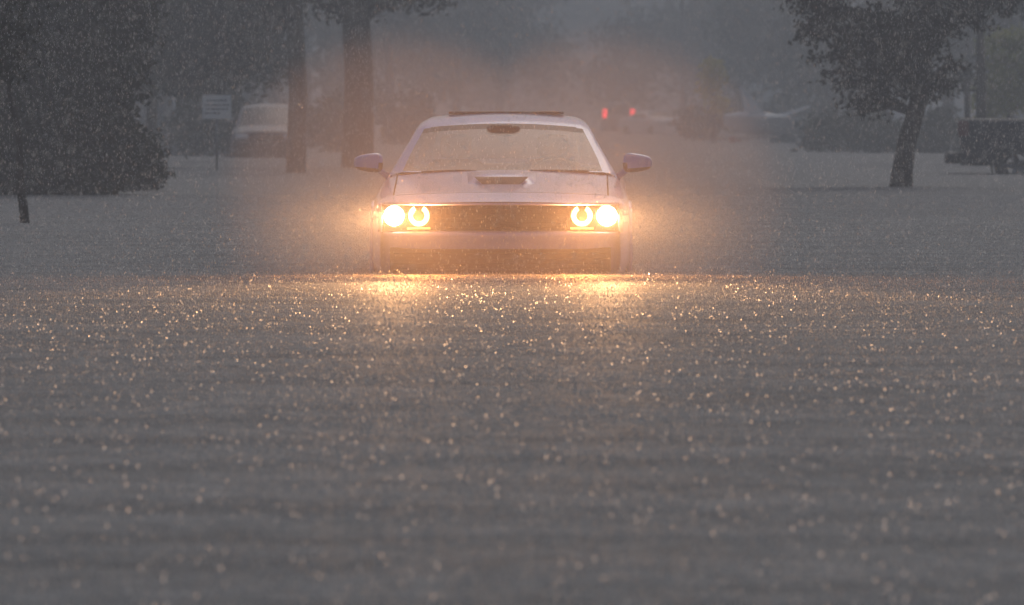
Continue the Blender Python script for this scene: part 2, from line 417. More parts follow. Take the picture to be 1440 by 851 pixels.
# headlights
for s in (-1, 1):
    for x, kind in ((.790, 'outer'), (.605, 'inner')):
        X = s * x; y0 = nosewarp(x)
        b = MB().tube([(X, y0 + .14, .675), (X, y0 + .045, .675)], [.06, .088], 28, False).build('headlight', M['chrome'], car, True)
        if kind == 'outer':
            MB().disc((X, y0 + .060, .675), 0, .076, dome=.02).build('lamp_lens', M['bulb'], b, True)
        else:
            MB().disc((X, y0 + .075, .675), 0, .045, dome=.0).build('reflector', M['bulbcore'], b, True)
            MB().disc((X, y0 + .055, .677), .044, .078, 118, 422, dome=.004).build('halo_ring', M['ring'], b, True)
    MB().box(min(s * .52, s * .69), max(s * .52, s * .69), nosewarp(.6) + .03, nosewarp(.6) + .06, .578, .590).build('marker_light', M['amber'], car)
# hood scoop: a raised blister with a dark mouth
sc = []
for y, h in ((.80, 0.), (.84, .028), (.90, .054), (1.0, .058), (1.2, .042), (1.45, .012), (1.55, -.01)):
    zt = smooth_tab(PC['zt'], y); row = []
    for f in np.linspace(-1, 1, 21):
        row.append((f * (.25 + .03 * (y - .8)), y, zt + h * max(0, 1 - abs(f) ** 4) - .008 + .004))
    sc.append(row)
grid_faces(np.array(sc), lambda j, k: True, 'hood_scoop', M['paint'], car)
zt = smooth_tab(PC['zt'], .84)
mo = MB(); mo.add([(-.205, .872, zt + .050), (.205, .872, zt + .050), (.19, .84, zt + .034), (.14, .785, zt - .006), (-.14, .785, zt - .006), (-.19, .84, zt + .034)], [(0, 5, 4, 3, 2, 1)])
mo.build('scoop_mouth', M['black'], car)
# wipers, cowl, sunroof
MB().box(-.78, .78, 1.575, 1.66, .955, .975).build('cowl', M['black'], car)
for xa, xb in ((-.62, .0), (.02, .66)):
    MB().tube([(xa, 1.60, .985), ((xa + xb) / 2, 1.585, .998), (xb, 1.62, .992)], .009, 6).build('wiper', M['black'], car, True)
MB().box(-.44, .47, 2.86, 3.35, 1.425, 1.4490, .18).build('sunroof', M['black'], car, True)
for s in (-1, 1): side_mirror(car, s, s * .915, 1.98, 1.055, M['paint'])
# interior
MB().box(-.72, .72, 1.72, 2.15, .72, .965, .3).build('dashboard', M['dash'], car, True)
MB().box(-.135, .135, 2.22, 2.36, 1.262, 1.350, .6).build('rear_view_mirror', M['black'], car, True)
st = MB(); st.tube([(.38 + .185 * math.cos(a), 2.25 + .05 * math.sin(a), .92 + .18 * math.sin(a)) for a in np.linspace(0, 2 * math.pi, 25)], .015, 6)
st.tube([(.38, 2.15, .87), (.38, 2.25, .92)], .03, 8); st.build('steering_wheel', M['dash'], car, True)
for s in (-1, 1):
    q = MB(); q.box(s * .38 - .25, s * .38 + .25, 2.70, 3.2, .35, .60, .4); q.box(s * .38 - .24, s * .38 + .24, 3.08, 3.24, .5, 1.08, .4)
    q.box(s * .38 - .13, s * .38 + .13, 3.16, 3.26, 1.08, 1.27, .5); q.build('seat', M['seat'], car, True)
MB().box(-.62, .62, 3.75, 3.95, .5, 1.03, .4).build('rear_seat', M['seat'], car, True)
for s in (-1, 1): MB().box(s * .6 - .2, s * .6 + .2, 4.93, 5.02, .72, .84, .4).build('tail_lamp', M['taildim'], car, True)
tr = MB(); tr.box(-.84, .84, 1.75, 4.2, .25, .32); tr.build('cabin_floor', M['black'], car)

# headlight lamps
def spot(name, loc, d, power, size=165, blend=.7, col=(1., .62, .30), rad=.05, parent=None):
    l = bpy.data.lights.new(name, 'SPOT'); l.energy = power; l.color = col; l.spot_size = R(size); l.spot_blend = blend; l.shadow_soft_size = rad
    o = bpy.data.objects.new(name, l); COL.objects.link(o); o.location = loc
    o.rotation_euler = Vector(d).to_track_quat('-Z', 'Y').to_euler()
    if parent: o.parent = parent
    return o
LP = 68.
for s in (-1, 1):
    spot('headlight_beam', (s * .79, .02 + nosewarp(.79), .675), (s * .06, -1, -.03), LP * .55, 125, 1., col=(1., .42, .13), parent=car)
    b_ = spot('driving_beam', (s * .79, .02 + nosewarp(.79), .675), (s * .06, -1, -.02), LP * 26., 20, 1., col=(1., .50, .20), parent=car)
    b_.scale = (2.7, 1., 1.)
    spot('halo_beam', (s * .605, .01 + nosewarp(.6), .622), (0, -1, .45), LP * 2.6, 172, .5, col=(1., .35, .08), rad=.015, parent=car)

# ------------------------------------------------------------------ other vehicles
def simple_car(name, loc, rz, label, cat, P, paint, front='lamps', rear='dim', group=None, lampz=.8, lampx=.62, tailz=.9, tailh=.1, tailw=.1, mirrors=True, bump=None):
    r = empty(name, loc, rz, label, cat, group)
    car_shell(r, P, paint)
    Lc = P['len']; wf = P['w'][0][1]
    # closed front: bumper, grille, lamps
    zt0 = P['zt'][0][1]
    MB().box(-wf, wf, -.06, .30, P['low'], zt0 - .26, .28).build('bumper', bump or paint, r, True)
    MB().box(-wf * .97, wf * .97, .0, .25, zt0 - .35, zt0 - .01, .28).build('front_panel', paint, r, True)
    g = MB().box(-wf * .55, wf * .55, -.022, .05, zt0 - .25, zt0 - .06, .25).build('grille', M['black'], r, True)
    for s in (-1, 1):
        MB().box(s * lampx - .17, s * lampx + .17, -.13, .10, lampz - .065, lampz + .055, .25).build('headlight', M['lens'], r, True)
        MB().box(s * (wf - .06) - tailw / 2, s * (wf - .06) + tailw / 2, Lc - .12, Lc + .05, tailz - tailh / 2, tailz + tailh / 2, .3).build('tail_light', M['tail'] if rear == 'lit' else M['taildim'], r, True)
        if mirrors: side_mirror(r, s, s * (P['w'][2][1] - .06), P['cowl_y'] + .35, P['zt'][3][1] + .12, paint, .9)
    MB().box(-wf * .98, wf * .98, Lc - .1, Lc + .10, .35, .58, .25).build('rear_bumper', M['black'] if rear != 'body' else paint, r, True)
    return r
PSUV = dict(len=4.5, hood_half=.72, seam_y=.16, cowl_y=1.1, nose=.12, tailr=.08, low=.2, wr=.34, wheels=[.9, 3.55],
            w=[(0, .80), (.15, .84), (.5, .875), (1.1, .88), (4.2, .88), (4.5, .84)],
            zt=[(0, .90), (.1, .95), (.5, 1.0), (1.1, 1.06), (4.3, 1.06), (4.5, 1.0)], crown=[(0, .05), (1.1, .06), (4.5, .05)],
            cab_open=(1.2, 4.0), cab=[(1.12, .79, 1.05), (1.5, .73, 1.30), (1.85, .67, 1.52), (2.1, .64, 1.59), (3.0, .64, 1.60), (4.0, .64, 1.57), (4.2, .66, 1.48), (4.42, .72, 1.06)],
            breaks=[1.16, 1.84, 4.10, 4.38], screen=(1.16, 1.84), rear=(4.10, 4.38), side=[(1.8, 2.6), (2.66, 3.4), (3.46, 3.95)], bow=.08, glass=M['darkglass'])
d = 168.; p = at(374, 222, d)
simple_car('parked_suv', (p.x, d, -DEPTH), 0, 'grey car parked facing us behind the trees on the left', 'car', dict(PSUV, glass=mat('suv_glass', (.06, .06, .065), .2)), M['silver'], lampz=.78, lampx=.60, bump=M['black'])
d = 360.; p = at(870, 222, d)
PFAR = dict(PSUV); PFAR['cab'] = [(a, b, c + (.22 if c > 1.2 else 0)) for a, b, c in PSUV['cab']]
simple_car('distant_suv', (p.x, d + 4.5, -DEPTH), math.pi, 'distant car driving away down the flooded street with two red tail lights lit', 'car', PFAR, M['greypaint'], rear='lit', tailz=1.22, tailh=.48, tailw=.22)
# the pale car parked further along on the right side of the street
PSED = dict(PSUV); PSED['cab'] = [(1.12, .79, 1.02), (1.6, .70, 1.25), (2.0, .62, 1.36), (3.0, .62, 1.37), (3.5, .66, 1.2), (3.9, .74, 1.05)]
PSED.update(breaks=[1.16, 1.9, 3.15, 3.8], screen=(1.16, 1.9), rear=(3.15, 3.8), side=[(1.85, 2.4), (2.46, 3.1)], cab_open=(1.2, 3.4))
d = 320.; p = at(950, 190, d)
simple_car('parked_sedan', (p.x, d, -DEPTH), R(25), 'barely visible pale car right of the distant tail lights', 'car', PSED, M['white'])

# pickup at the right edge, seen from its side, tail to the left
d = 127.5; p = at(1352, 0, d)
pk = empty('pickup_truck', (p.x, d, -DEPTH), R(90 - 6), 'dark pickup truck cut off by the right edge of the photo', 'truck')
PPK = dict(len=5.6, hood_half=.80, seam_y=.2, cowl_y=1.35, nose=.10, tailr=.02, low=.42, wr=.40, wheels=[1.0, 4.55],
           w=[(0, .90), (.15, .94), (.5, .97), (1.3, .97), (5.6, .96)],
           zt=[(0, 1.08), (.1, 1.14), (1.3, 1.20), (2.0, 1.27), (5.6, 1.31)], crown=[(0, .04), (1.3, .04), (5.6, .02)],
           cab_open=(1.5, 5.5), cab=[(1.36, .86, 1.19), (1.7, .80, 1.45), (2.05, .74, 1.72), (2.3, .71, 1.80), (3.1, .71, 1.81), (3.25, .73, 1.76), (3.38, .80, 1.30)],
           breaks=[1.4, 2.0, 3.2, 3.36], screen=(1.4, 2.0), rear=(3.2, 3.36), side=[(1.95, 2.5), (2.56, 3.1)], bow=.08, glass=M['darkglass'], arch_paint=False)
car_shell(pk, PPK, M['darkpaint'])
# length axis: rear end is at local y = 5.6, so move the origin that far along +x
off = Vector((math.sin(R(90 - 6)) * 5.6, -math.cos(R(90 - 6)) * 5.6, 0)); pk.location = Vector(pk.location) + off
MB().box(-.74, .74, 3.45, 5.52, .78, .84).build('bed_floor', M['black'], pk)
MB().box(-.9, .9, -.06, .2, .5, 1.07, .25).build('front_panel', M['darkpaint'], pk, True)
MB().box(-.92, .92, 5.60, 5.90, .44, .66, .3).build('rear_bumper', M['black'], pk, True)
for s in (-1, 1):
    MB().box(s * .90 - .08, s * .90 + .08, 5.42, 5.64, .94, 1.24, .3).build('tail_light', M['taildim'], pk, True)
    MB().box(s * .74 - .16, s * .74 + .16, -.09, .1, .86, 1.0, .4).build('headlight', M['lens'], pk, True)
    side_mirror(pk, s, s * .92, 1.75, 1.34, M['black'], 1.2)
MB().box(.80, .90, 5.58, 5.70, .50, .56, .4).build('bumper_reflector', M['white'], pk, True)

# white boat on a trailer far on the right
d = 245.; p = at(1085, 196, d)
bt = empty('motorboat', (p.x - .1, d, 0), R(8), 'small white motorboat with pointed bow raised on a trailer by the far trees', 'boat')
hl = []
for t in np.linspace(0, 1, 15):
    x = -1.65 + 3.4 * t; wd = .85 * min(1, (t / .5 + .02)) ** .6; zt_ = .92 + .04 * (1 - t) ** 2 - .0 * t; kz = .30 + .32 * max(0, 1 - t / .3) ** 2
    row = []
    for a in np.linspace(-1, 1, 13):
        row.append((x, wd * math.sin(a * math.pi / 2), kz + (zt_ - kz) * abs(math.sin(a * math.pi / 2)) ** 1.6))
    hl.append(row)
H = np.array(hl); grid_faces(H, lambda j, k: True, 'hull', M['white'], bt)
dk = []
for j in range(15):
    a, b = H[j, 0], H[j, -1]; dk.append([tuple(a + (b - a) * t + np.array([0, 0, .34 * math.sin(math.pi * t) * .55 * max(0, math.sin(math.pi * min(1, (j + 1) / 11)))])) for t in np.linspace(0, 1, 9)])
grid_faces(np.array(dk), lambda j, k: True, 'deck', M['white'], bt)
MB().add([(-.75, -.5, .86), (-.75, .5, .86), (-1.05, .3, 2.05), (-1.05, -.3, 2.05), (-.1, -.62, .86), (-.1, .62, .86)], [(0, 1, 2, 3), (0, 3, 4), (1, 5, 2)]).build('windscreen', M['white'], bt)
MB().tube([(-.35, 0, .85), (.6, 0, 1.0), (1.5, 0, 1.30)], [.06, .08, .05], 8).build('canopy_bar', M['white'], bt, True)
MB().box(1.6, 1.95, -.2, .2, .45, 1.2, .4).build('outboard_motor', M['black'], bt, True)
trl = empty('boat_trailer', (p.x - .1, d, 0), R(8), 'low trailer with red lights under the white boat', 'trailer')
q = MB()
for s in (-1, 1): q.tube([(-2.2, 0, .12), (-1.2, s * .5, .16), (1.7, s * .6, .2)], .045, 6)
q.build('frame', M['steel'], trl, True)
for s in (-1, 1):
    MB().tube([(.5, s * .95 - .1, .05), (.5, s * .95 + .1, .05)], .3, 20).build('wheel', M['rubber'], trl, True)
MB().box(-1.55, -1.1, -.5, -.42, .0, .22, .4).build('fender', M['red'], trl, True)

# ------------------------------------------------------------------ sign
d = 133.; p = at(305, 150, d)
sg = empty('notice_sign', (p.x, d, 0), R(4), 'small white notice board on a thin post beside the parked grey car', 'sign')
MB().tube([(0, .03, -.28), (0, .03, p.z + .1)], .022, 8).build('post', M['steel'], sg, True)
bd = MB().box(-.285, .285, -.012, .008, p.z - .24, p.z + .23).build('board', M['signw'], sg)
q = MB()
for i, (zz, a, b) in enumerate(((.12, -.20, .2), (.03, -.24, .24), (-.05, -.22, .22), (-.13, -.24, .1))):
    x = a
    while x < b - .02:
        w_ = random.uniform(.03, .09); q.box(x, min(b, x + w_), -.017, -.0125, p.z + zz - .014, p.z + zz + .014); x += w_ + .018
q.build('lettering', M['signtxt'], bd)

# ------------------------------------------------------------------ houses behind the trees
def house(name, loc, rz, label, w, dep, h, wallm):
    r = empty(name, loc, rz, label, 'house')
    wl = MB().box(-w / 2, w / 2, 0, dep, -.3, h).build('wall', wallm, r)
    rf = MB(); o = .5
    rf.add([(-w / 2 - o, -o, h - .05), (w / 2 + o, -o, h - .05), (w / 2 + o, dep + o, h - .05), (-w / 2 - o, dep + o, h - .05), (-w / 2 + 1, dep / 2, h + 2.0), (w / 2 - 1, dep / 2, h + 2.0)],
           [(0, 1, 5, 4), (2, 3, 4, 5), (1, 2, 5), (3, 0, 4), (0, 3, 2, 1)])
    rf.build('roof', M['roof'], r)
    MB().box(-w / 2 - o, w / 2 + o, -o - .06, -o - .01, h - .2, h - .02).build('fascia', M['trim'], r)
    n = max(2, int(w / 2.6))
    for i in range(n):
        x = -w / 2 + (i + .5) * w / n
        if i == n // 2:
            dr = MB().box(x - .48, x + .48, -.05, -.003, .05, 2.1).build('door', M['trim'], r)
            MB().tube([(x + .38, -.11, 1.05), (x + .38, -.05, 1.05)], .03, 8).build('handle', M['steel'], dr)
        else:
            f = MB(); a0, a1, z0, z1 = x - .6, x + .6, .9, 2.05
            f.box(a0 - .07, a1 + .07, -.06, -.003, z1, z1 + .09); f.box(a0 - .07, a1 + .07, -.06, -.003, z0 - .09, z0)
            f.box(a0 - .07, a0, -.06, -.003, z0, z1); f.box(a1, a1 + .07, -.06, -.003, z0, z1); f.box(x - .03, x + .03, -.055, -.03, z0, z1)
            f = f.build('window', M['trim'], r)
            MB().box(a0, a1, -.028, -.004, z0, z1).build('pane', M['pane'], f)
    return r
p = at(1130, 190, 420); house('white_trimmed_house', (p.x + 2.5, 420, 0), R(-6), 'grey house with white window trim behind the boat', 11, 8, 2.8, M['wall'])
p = at(190, 190, 175); house('pale_house', (p.x - 1.5, 178, 0), R(5), 'pale house glimpsed through the dark trees on the left', 9, 7, 2.7, M['wall'])

# ------------------------------------------------------------------ trees
def leaves_mesh(name, clumps, m, parent, leaf=.07, clusters=.22, tuft=14):
    """clumps: (x,y,z, rx,ry,rz, n). Leaf-sized quads in tufts spread through the ellipsoids."""
    P_ = []; T_ = []
    for (x, y, z, rx, ry, rz, n) in clumps:
        nt_ = max(1, int(n / tuft))
        u = rng.normal(size=(nt_, 3)); u /= np.linalg.norm(u, axis=1)[:, None]
        rad = rng.random(nt_) ** .45 * (1 + .18 * rng.normal(size=nt_))
        c = np.array([x, y, z]) + u * rad[:, None] * np.array([rx, ry, rz])
        tone = np.clip(.5 + .24 * rng.normal(size=nt_), 0, 1)
        q = np.repeat(c, tuft, 0) + rng.normal(size=(nt_ * tuft, 3)) * clusters * np.array([1, 1, .7])
        P_.append(q); T_.append(np.clip(np.repeat(tone, tuft) + .12 * rng.normal(size=nt_ * tuft), 0, 1))
    P = np.concatenate(P_); T = np.concatenate(T_); keep = P[:, 2] > .02; P = P[keep]; T = T[keep]; n = len(P)
    a = rng.normal(size=(n, 3)); a /= np.linalg.norm(a, axis=1)[:, None]
    b = np.cross(a, rng.normal(size=(n, 3))); b /= np.linalg.norm(b, axis=1)[:, None]
    L_ = leaf * (.6 + .8 * rng.random(n))[:, None]; W_ = L_ * .5
    verts = np.stack([P - a * L_, P + b * W_, P + a * L_, P - b * W_], 1).reshape(-1, 3)
    me = bpy.data.meshes.new(name); me.vertices.add(n * 4); me.vertices.foreach_set('co', verts.ravel())
    me.loops.add(n * 4); me.loops.foreach_set('vertex_index', np.arange(n * 4, dtype=np.int32))
    me.polygons.add(n); me.polygons.foreach_set('loop_start', np.arange(n, dtype=np.int32) * 4)
    me.update(calc_edges=True)
    at_ = me.attributes.new('tone', 'FLOAT', 'POINT'); at_.data.foreach_set('value', np.repeat(T, 4).astype(np.float32))
    return link(name, me, m, parent, False)
def tree(name, label, base, trunk, rads, clumps, leaf, m, bark='bark', size=.07, spread=.2, group=None, cat='tree', limbs=(), tuft=14):
    """base world (x,y); trunk points and clumps relative to base."""
    r = empty(name, (base[0], base[1], 0), 0, label, cat, group)
    mb = MB()
    pts = [Vector(t) for t in trunk]
    wob = [p + Vector((random.uniform(-.03, .03), random.uniform(-.03, .03), 0)) * (i > 0) for i, p in enumerate(pts)]
    mb.tube(wob, list(rads), 12)
    for pl, r0 in limbs: mb.tube(pl, [r0 * (1 - .75 * i / (len(pl) - 1)) for i in range(len(pl))], 7)
    # limbs run from the trunk to each clump
    for (x, y, z, rx, ry, rz, n) in clumps:
        k = min(range(len(pts)), key=lambda i: abs(pts[i].z - z * .85) + 1e-3 * i)
        a = pts[k]; b = Vector((x, y, z)); c = a.lerp(b, .5) + Vector((random.uniform(-.1, .1), 0, .12 * (b - a).length))
        q = max(.012, rads[k] * .42)
        mb.tube([a, c, b], [q, q * .7, q * .25], 6)
        for _ in range(5):
            e = b + Vector((random.uniform(-1, 1) * rx, random.uniform(-1, 1) * ry, random.uniform(-.8, 1) * rz)) * .85
            mb.tube([c.lerp(b, .5), c.lerp(e, .75), e], [q * .4, q * .25, q * .08], 5)
    mb.build('trunk', M[bark], r, True)
    leaves_mesh('crown', clumps, M[m], r, size, spread, tuft)
    return r
def rel(px, py, d, base, dy=0.):     # offset of a point at that distance from a base
    p = at(px, py, d); return (p.x - base[0], dy, p.z)

# right-hand tree, leaning trunk
d = 106.; b = at(1267, 262, d); B = (b.x, d)
tr_pts = [rel(1266, 275, d, B), rel(1270, 240, d, B), rel(1277, 200, d, B), rel(1286, 160, d, B), rel(1296, 120, d, B), rel(1302, 70, d, B), rel(1300, 10, d, B), rel(1295, -70, d, B), rel(1290, -160, d, B)]
def cl(px, py, rx, rz, n, dy=0., ry=None, dd=None):
    o = rel(px, py, dd or d, B, dy); k = 1 / ppm(dd or d); return (o[0], dy, o[2], rx * k, ry if ry else rx * k, rz * k, n)
C_ = [cl(1160, 15, 42, 40, 822, -.3), cl(1205, 60, 48, 42, 1160), cl(1240, 105, 45, 34, 967, .2), cl(1225, 140, 22, 16, 169, -.2), cl(1275, 50, 55, 55, 1740, .3), cl(1320, 30, 50, 55, 1257, -.3),
      cl(1375, 5, 45, 34, 628, .2), cl(1400, -30, 60, 40, 870), cl(1340, 88, 20, 12, 77), cl(1180, -60, 80, 60, 1740), cl(1280, -80, 100, 80, 2708), cl(1380, -110, 80, 70, 1740, .5),
      cl(1200, -170, 90, 70, 1547), cl(1310, -210, 110, 80, 2176), cl(1290, 120, 26, 26, 338, -.2), cl(1132, 48, 16, 24, 125, 0), cl(1130, 5, 30, 24, 251), cl(1150, 80, 12, 10, 42), cl(1168, 105, 16, 9, 53), cl(1190, 150, 16, 9, 53), cl(1215, 158, 22, 9, 81), cl(1300, 128, 34, 20, 241), cl(1335, 118, 22, 12, 77), cl(1190, 118, 20, 16, 106),
      cl(1260, 60, 60, 40, 725, 1.0), cl(1240, 40, 60, 40, 725, -1.0)]
tree('street_tree', 'broad dark tree with a leaning trunk standing in the water on the right', B, tr_pts, [.20, .165, .15, .14, .135, .125, .11, .08, .04], C_, .07, 'leaf_oak', size=.050, spread=.10,
     limbs=[([rel(1286, 160, d, B), rel(1310, 120, d, B), rel(1335, 95, d, B)], .06), ([rel(1296, 120, d, B), rel(1270, 90, d, B), rel(1215, 60, d, B)], .08)])

# sapling at the far left
d = 72.; b = at(34, 318, d); B = (b.x, d)
C_ = [cl(6, 60, 40, 60, 700), cl(10, -40, 70, 60, 1200), cl(-30, 90, 40, 50, 500), cl(20, -120, 60, 50, 900)]
tree('sapling', 'slender young tree with a thin leaning stem at the left edge', B, [rel(36, 325, d, B), rel(32, 290, d, B), rel(27, 262, d, B), rel(30, 200, d, B), rel(16, 120, d, B), rel(8, 60, d, B), rel(4, -60, d, B)],
     [.055, .05, .05, .04, .035, .028, .015], C_, .07, 'leaf', size=.045, spread=.12)

# dark left-hand trees, near to far
d = 96.; b = at(60, 274, d); B = (b.x, d)
C_ = [cl(20, 215, 60, 52, 3400, .5), cl(90, 205, 58, 52, 3400), cl(-40, 180, 60, 80, 2600, .5), cl(50, 130, 90, 60, 4800, .5), cl(130, 120, 60, 60, 3000), cl(30, 20, 110, 80, 5600), cl(140, 30, 70, 70, 3400, .8),
      cl(60, -90, 120, 80, 4800), cl(150, 215, 40, 40, 1800, .4), cl(125, 175, 34, 40, 1100, .5), cl(10, 255, 60, 20, 1000), cl(110, 252, 60, 18, 1000), cl(0, 100, 60, 80, 2600, 1.4), cl(100, 60, 60, 80, 2600, 1.4)]
tree('evergreen_tree', 'largest dark evergreen filling the left edge down to the water', B, [(0, 0, -.3), (0.02, 0, .8), (-.05, .0, 2.), (0, 0, 3.4)], [.22, .2, .16, .08], C_, .07, 'leaf', size=.075, spread=.17)
d = 101.; b = at(190, 266, d); B = (b.x, d)
C_ = [cl(185, 240, 34, 26, 1800), cl(196, 215, 24, 26, 1000), cl(170, 232, 30, 30, 1300, .4), cl(205, 245, 18, 16, 500, -.2)]
tree('rounded_shrub', 'dark leafy shrub at the water edge right of the left evergreen', B, [(0, 0, -.3), (.02, 0, .3), (0, 0, .6)], [.05, .045, .02], C_, .07, 'leaf', size=.06, spread=.12, cat='shrub')
d = 142.; b = at(190, 236, d); B = (b.x, d)
C_ = [cl(200, 60, 70, 60, 3600), cl(270, 40, 70, 60, 3400), cl(165, 110, 50, 40, 1500), cl(240, 105, 55, 24, 1300), cl(230, -40, 110, 60, 4400), cl(320, 70, 45, 45, 1500), cl(300, -20, 80, 50, 2600)]
tree('dense_tree', 'dark tree hanging over the notice sign on the left', B, [(0, 0, -.3), (-.1, 0, 1.), (-.2, 0, 2.), (-.1, 0, 3.6)], [.13, .12, .1, .05], C_, .07, 'leaf', size=.08, spread=.2)
d = 158.; b = at(212, 225, d); B = (b.x, d)
C_ = [cl(345, 40, 60, 60, 3000), cl(290, 90, 60, 50, 2400), cl(370, 85, 34, 34, 900), cl(330, -50, 90, 60, 3600), cl(395, -20, 40, 60, 1300)]
tree('dense_tree', 'mid-grey tree rising behind the notice sign and the parked grey car', B, [(0, 0, -.3), (.05, 0, 1.2), (.2, 0, 2.6), (.4, 0, 4.0)], [.14, .13, .1, .05], C_, .07, 'leaf', size=.09, spread=.22)
# two bare trunks beside the car
d = 129.; b = at(416, 243, d); B = (b.x, d)
C_ = [cl(410, -60, 90, 50, 2200), cl(380, -120, 80, 60, 2200), cl(470, -130, 80, 60, 2200), cl(400, 10, 26, 26, 300, .4), cl(350, -60, 50, 40, 900)]
tree('tall_tree', 'straight bare trunk standing in front of the parked grey car', B, [(0, 0, -.3), (0, 0, .6), (.02, 0, 1.5), (0, 0, 2.6), (-.05, 0, 4.2), (0, 0, 6)], [.20, .185, .18, .17, .15, .07], C_, .07, 'leaf_oak', size=.08, spread=.2, bark='barkpale')
d = 141.; b = at(503, 235, d); B = (b.x, d)
C_ = [cl(500, -70, 110, 50, 2800), cl(570, -60, 80, 40, 1600), cl(440, -60, 70, 45, 1600), cl(520, -150, 120, 60, 3600), cl(470, 8, 34, 14, 300), cl(540, 2, 30, 14, 260), cl(590, -5, 40, 16, 320)]
tree('tall_tree', 'thick dark trunk just left of the muscle car', B, [(0, 0, -.3), (0, 0, .8), (.02, 0, 2.0), (-.05, 0, 3.2), (-.1, 0, 4.4), (-.05, 0, 6.5)], [.36, .32, .30, .29, .27, .12], C_, .07, 'leaf_oak', size=.08, spread=.2,
     limbs=[([rel(495, 40, d, B), rel(470, 0, d, B), rel(430, -50, d, B)], .14), ([rel(505, 30, d, B), rel(545, 5, d, B), rel(600, -40, d, B)], .13)])

# yellow tree and the lime shrub
d = 240.; b = at(1003, 200, d); B = (b.x, d)
C_ = [cl(1003, 100, 16, 18, 900), cl(1000, 128, 12, 16, 400), cl(1012, 150, 12, 14, 300)]
tree('yellow_tree', 'small yellow-leaved tree near the middle distance', B, [(0, 0, -.3), (.05, 0, 1.), (0, 0, 2.4)], [.07, .06, .03], C_, .07, 'leaf_yellow', size=.09, spread=.12)
d = 165.; b = at(1415, 210, d); B = (b.x, d)
C_ = [cl(1420, 120, 34, 30, 2400), cl(1440, 80, 40, 30, 2200), cl(1400, 145, 24, 20, 900), cl(1470, 130, 40, 40, 2000), cl(1410, 60, 22, 16, 500)]
tree('lime_tree', 'yellow-green bushy tree above the dark pickup', B, [(0, 0, -.3), (.05, 0, 1.), (.1, 0, 2.4)], [.12, .1, .05], C_, .07, 'leaf_lime', size=.09, spread=.16)
d = 150.; b = at(1378, 210, d); B = (b.x, d)
C_ = [cl(1375, -60, 70, 60, 2400), cl(1400, -10, 50, 26, 700), cl(1350, 110, 18, 18, 200)]
tree('tall_tree', 'slim dark trunk behind the tail of the pickup', B, [(0, 0, -.3), (0, 0, 1), (.03, 0, 2.2), (-.02, 0, 4.)], [.13, .12, .11, .05], C_, .07, 'leaf', size=.08, spread=.2)
p = at(1360, 165, 145)
ps = empty('utility_post', (p.x, 145, 0), 0, 'pale weathered post beside the slim trunk behind the pickup', 'post')
MB().tube([(0, 0, -.3), (0, 0, 1.88)], [.075, .065], 12).build('shaft', M['barkpale'], ps, True)
MB().box(-.08, .08, -.08, .08, 1.881, 1.92).build('cap', M['steel'], ps)

# hedges and bushes at mid distance
def bush(px, py0, top, w, d, m='leaf_far', label='', n=1800, size=.10, name='bush'):
    global B
    b = at(px, py0, d); B = (b.x, d); k = 1 / ppm(d)
    h = (at(px, top, d).z)
    C = [(random.uniform(-.5, .5) * w * k, random.uniform(-.5, .5), h * random.uniform(.3, .62), w * k * random.uniform(.28, .42), .8, h * random.uniform(.3, .42), int(n / 4)) for _ in range(4)]
    C.append((0, 0, h * .3, w * k * .5, .9, h * .32, n // 3))
    return tree(name, label, B, [(0, 0, -.3), (.02, 0, h * .3), (0, 0, h * .6)], [.06, .05, .02], C, .07, m, size=size, spread=.16, cat='bush', group='bushes along the far verges')
bush(1178, 214, 156, 70, 192, label='bush to the right of the boat')
bush(1225, 214, 158, 80, 188, label='bush left of the leaning trunk')
bush(1300, 214, 150, 80, 186, label='bush right of the leaning trunk')
bush(275, 214, 118, 110, 175, m='leaf', n=3600, label='bush behind the notice sign post')
bush(465, 212, 130, 70, 190, label='bush between the two bare trunks')
bush(560, 205, 120, 80, 230, label='bush just behind the left side of the muscle car roof')
bush(985, 196, 140, 60, 262, label='bush under the yellow tree')
bush(1075, 194, 112, 95, 285, n=3200, label='bush behind the bow of the boat')

far = [(300, 235, 2.2), (430, 265, 2.6), (545, 250, 2.9), (640, 300, 3.0), (700, 345, 3.2), (960, 330, 3.2), (1035, 300, 3.2), (1105, 275, 2.8), (1170, 250, 2.6), (1240, 225, 2.4), (1330, 215, 2.4), (1420, 235, 2.6), (600, 275, 2.6), (1000, 350, 3.6), (200, 215, 2.2), (80, 200, 2.2)]
words = ['behind the left dark tree', 'between the two bare trunks', 'above the left roof corner of the car', 'over the left half of the windshield', 'over the middle of the car roof', 'right of the distant tail lights', 'behind the yellow tree',
         'behind the boat', 'left of the leaning street tree', 'behind the leaning trunk', 'behind the pickup tail', 'at the right edge', 'behind the thick bare trunk', 'furthest, beyond the yellow tree', 'beyond the shrub at the water edge', 'behind the evergreen at the left edge']
for (px, d, rad), wd in zip(far, words):
    d *= 1.12; rad *= 1.2
    b = at(px, 200, d); B = (b.x, d)
    C = []
    for _ in range(9):
        a = random.uniform(0, 6.28); q = random.uniform(.2, 1) * rad
        C.append((q * math.cos(a), q * math.sin(a), random.uniform(2.6, 13.), rad * random.uniform(.35, .6), rad * random.uniform(.35, .6), random.uniform(1., 2.4), 1000))
    tree('hazy_tree', 'hazy grey tree ' + wd, B, [(0, 0, -.3), (.1, 0, 2), (-.1, 0, 5), (.05, 0, 9)], [.25, .2, .15, .06], C, .07, 'leaf_far', size=.22, spread=.45, group='hazy trees in the rain')

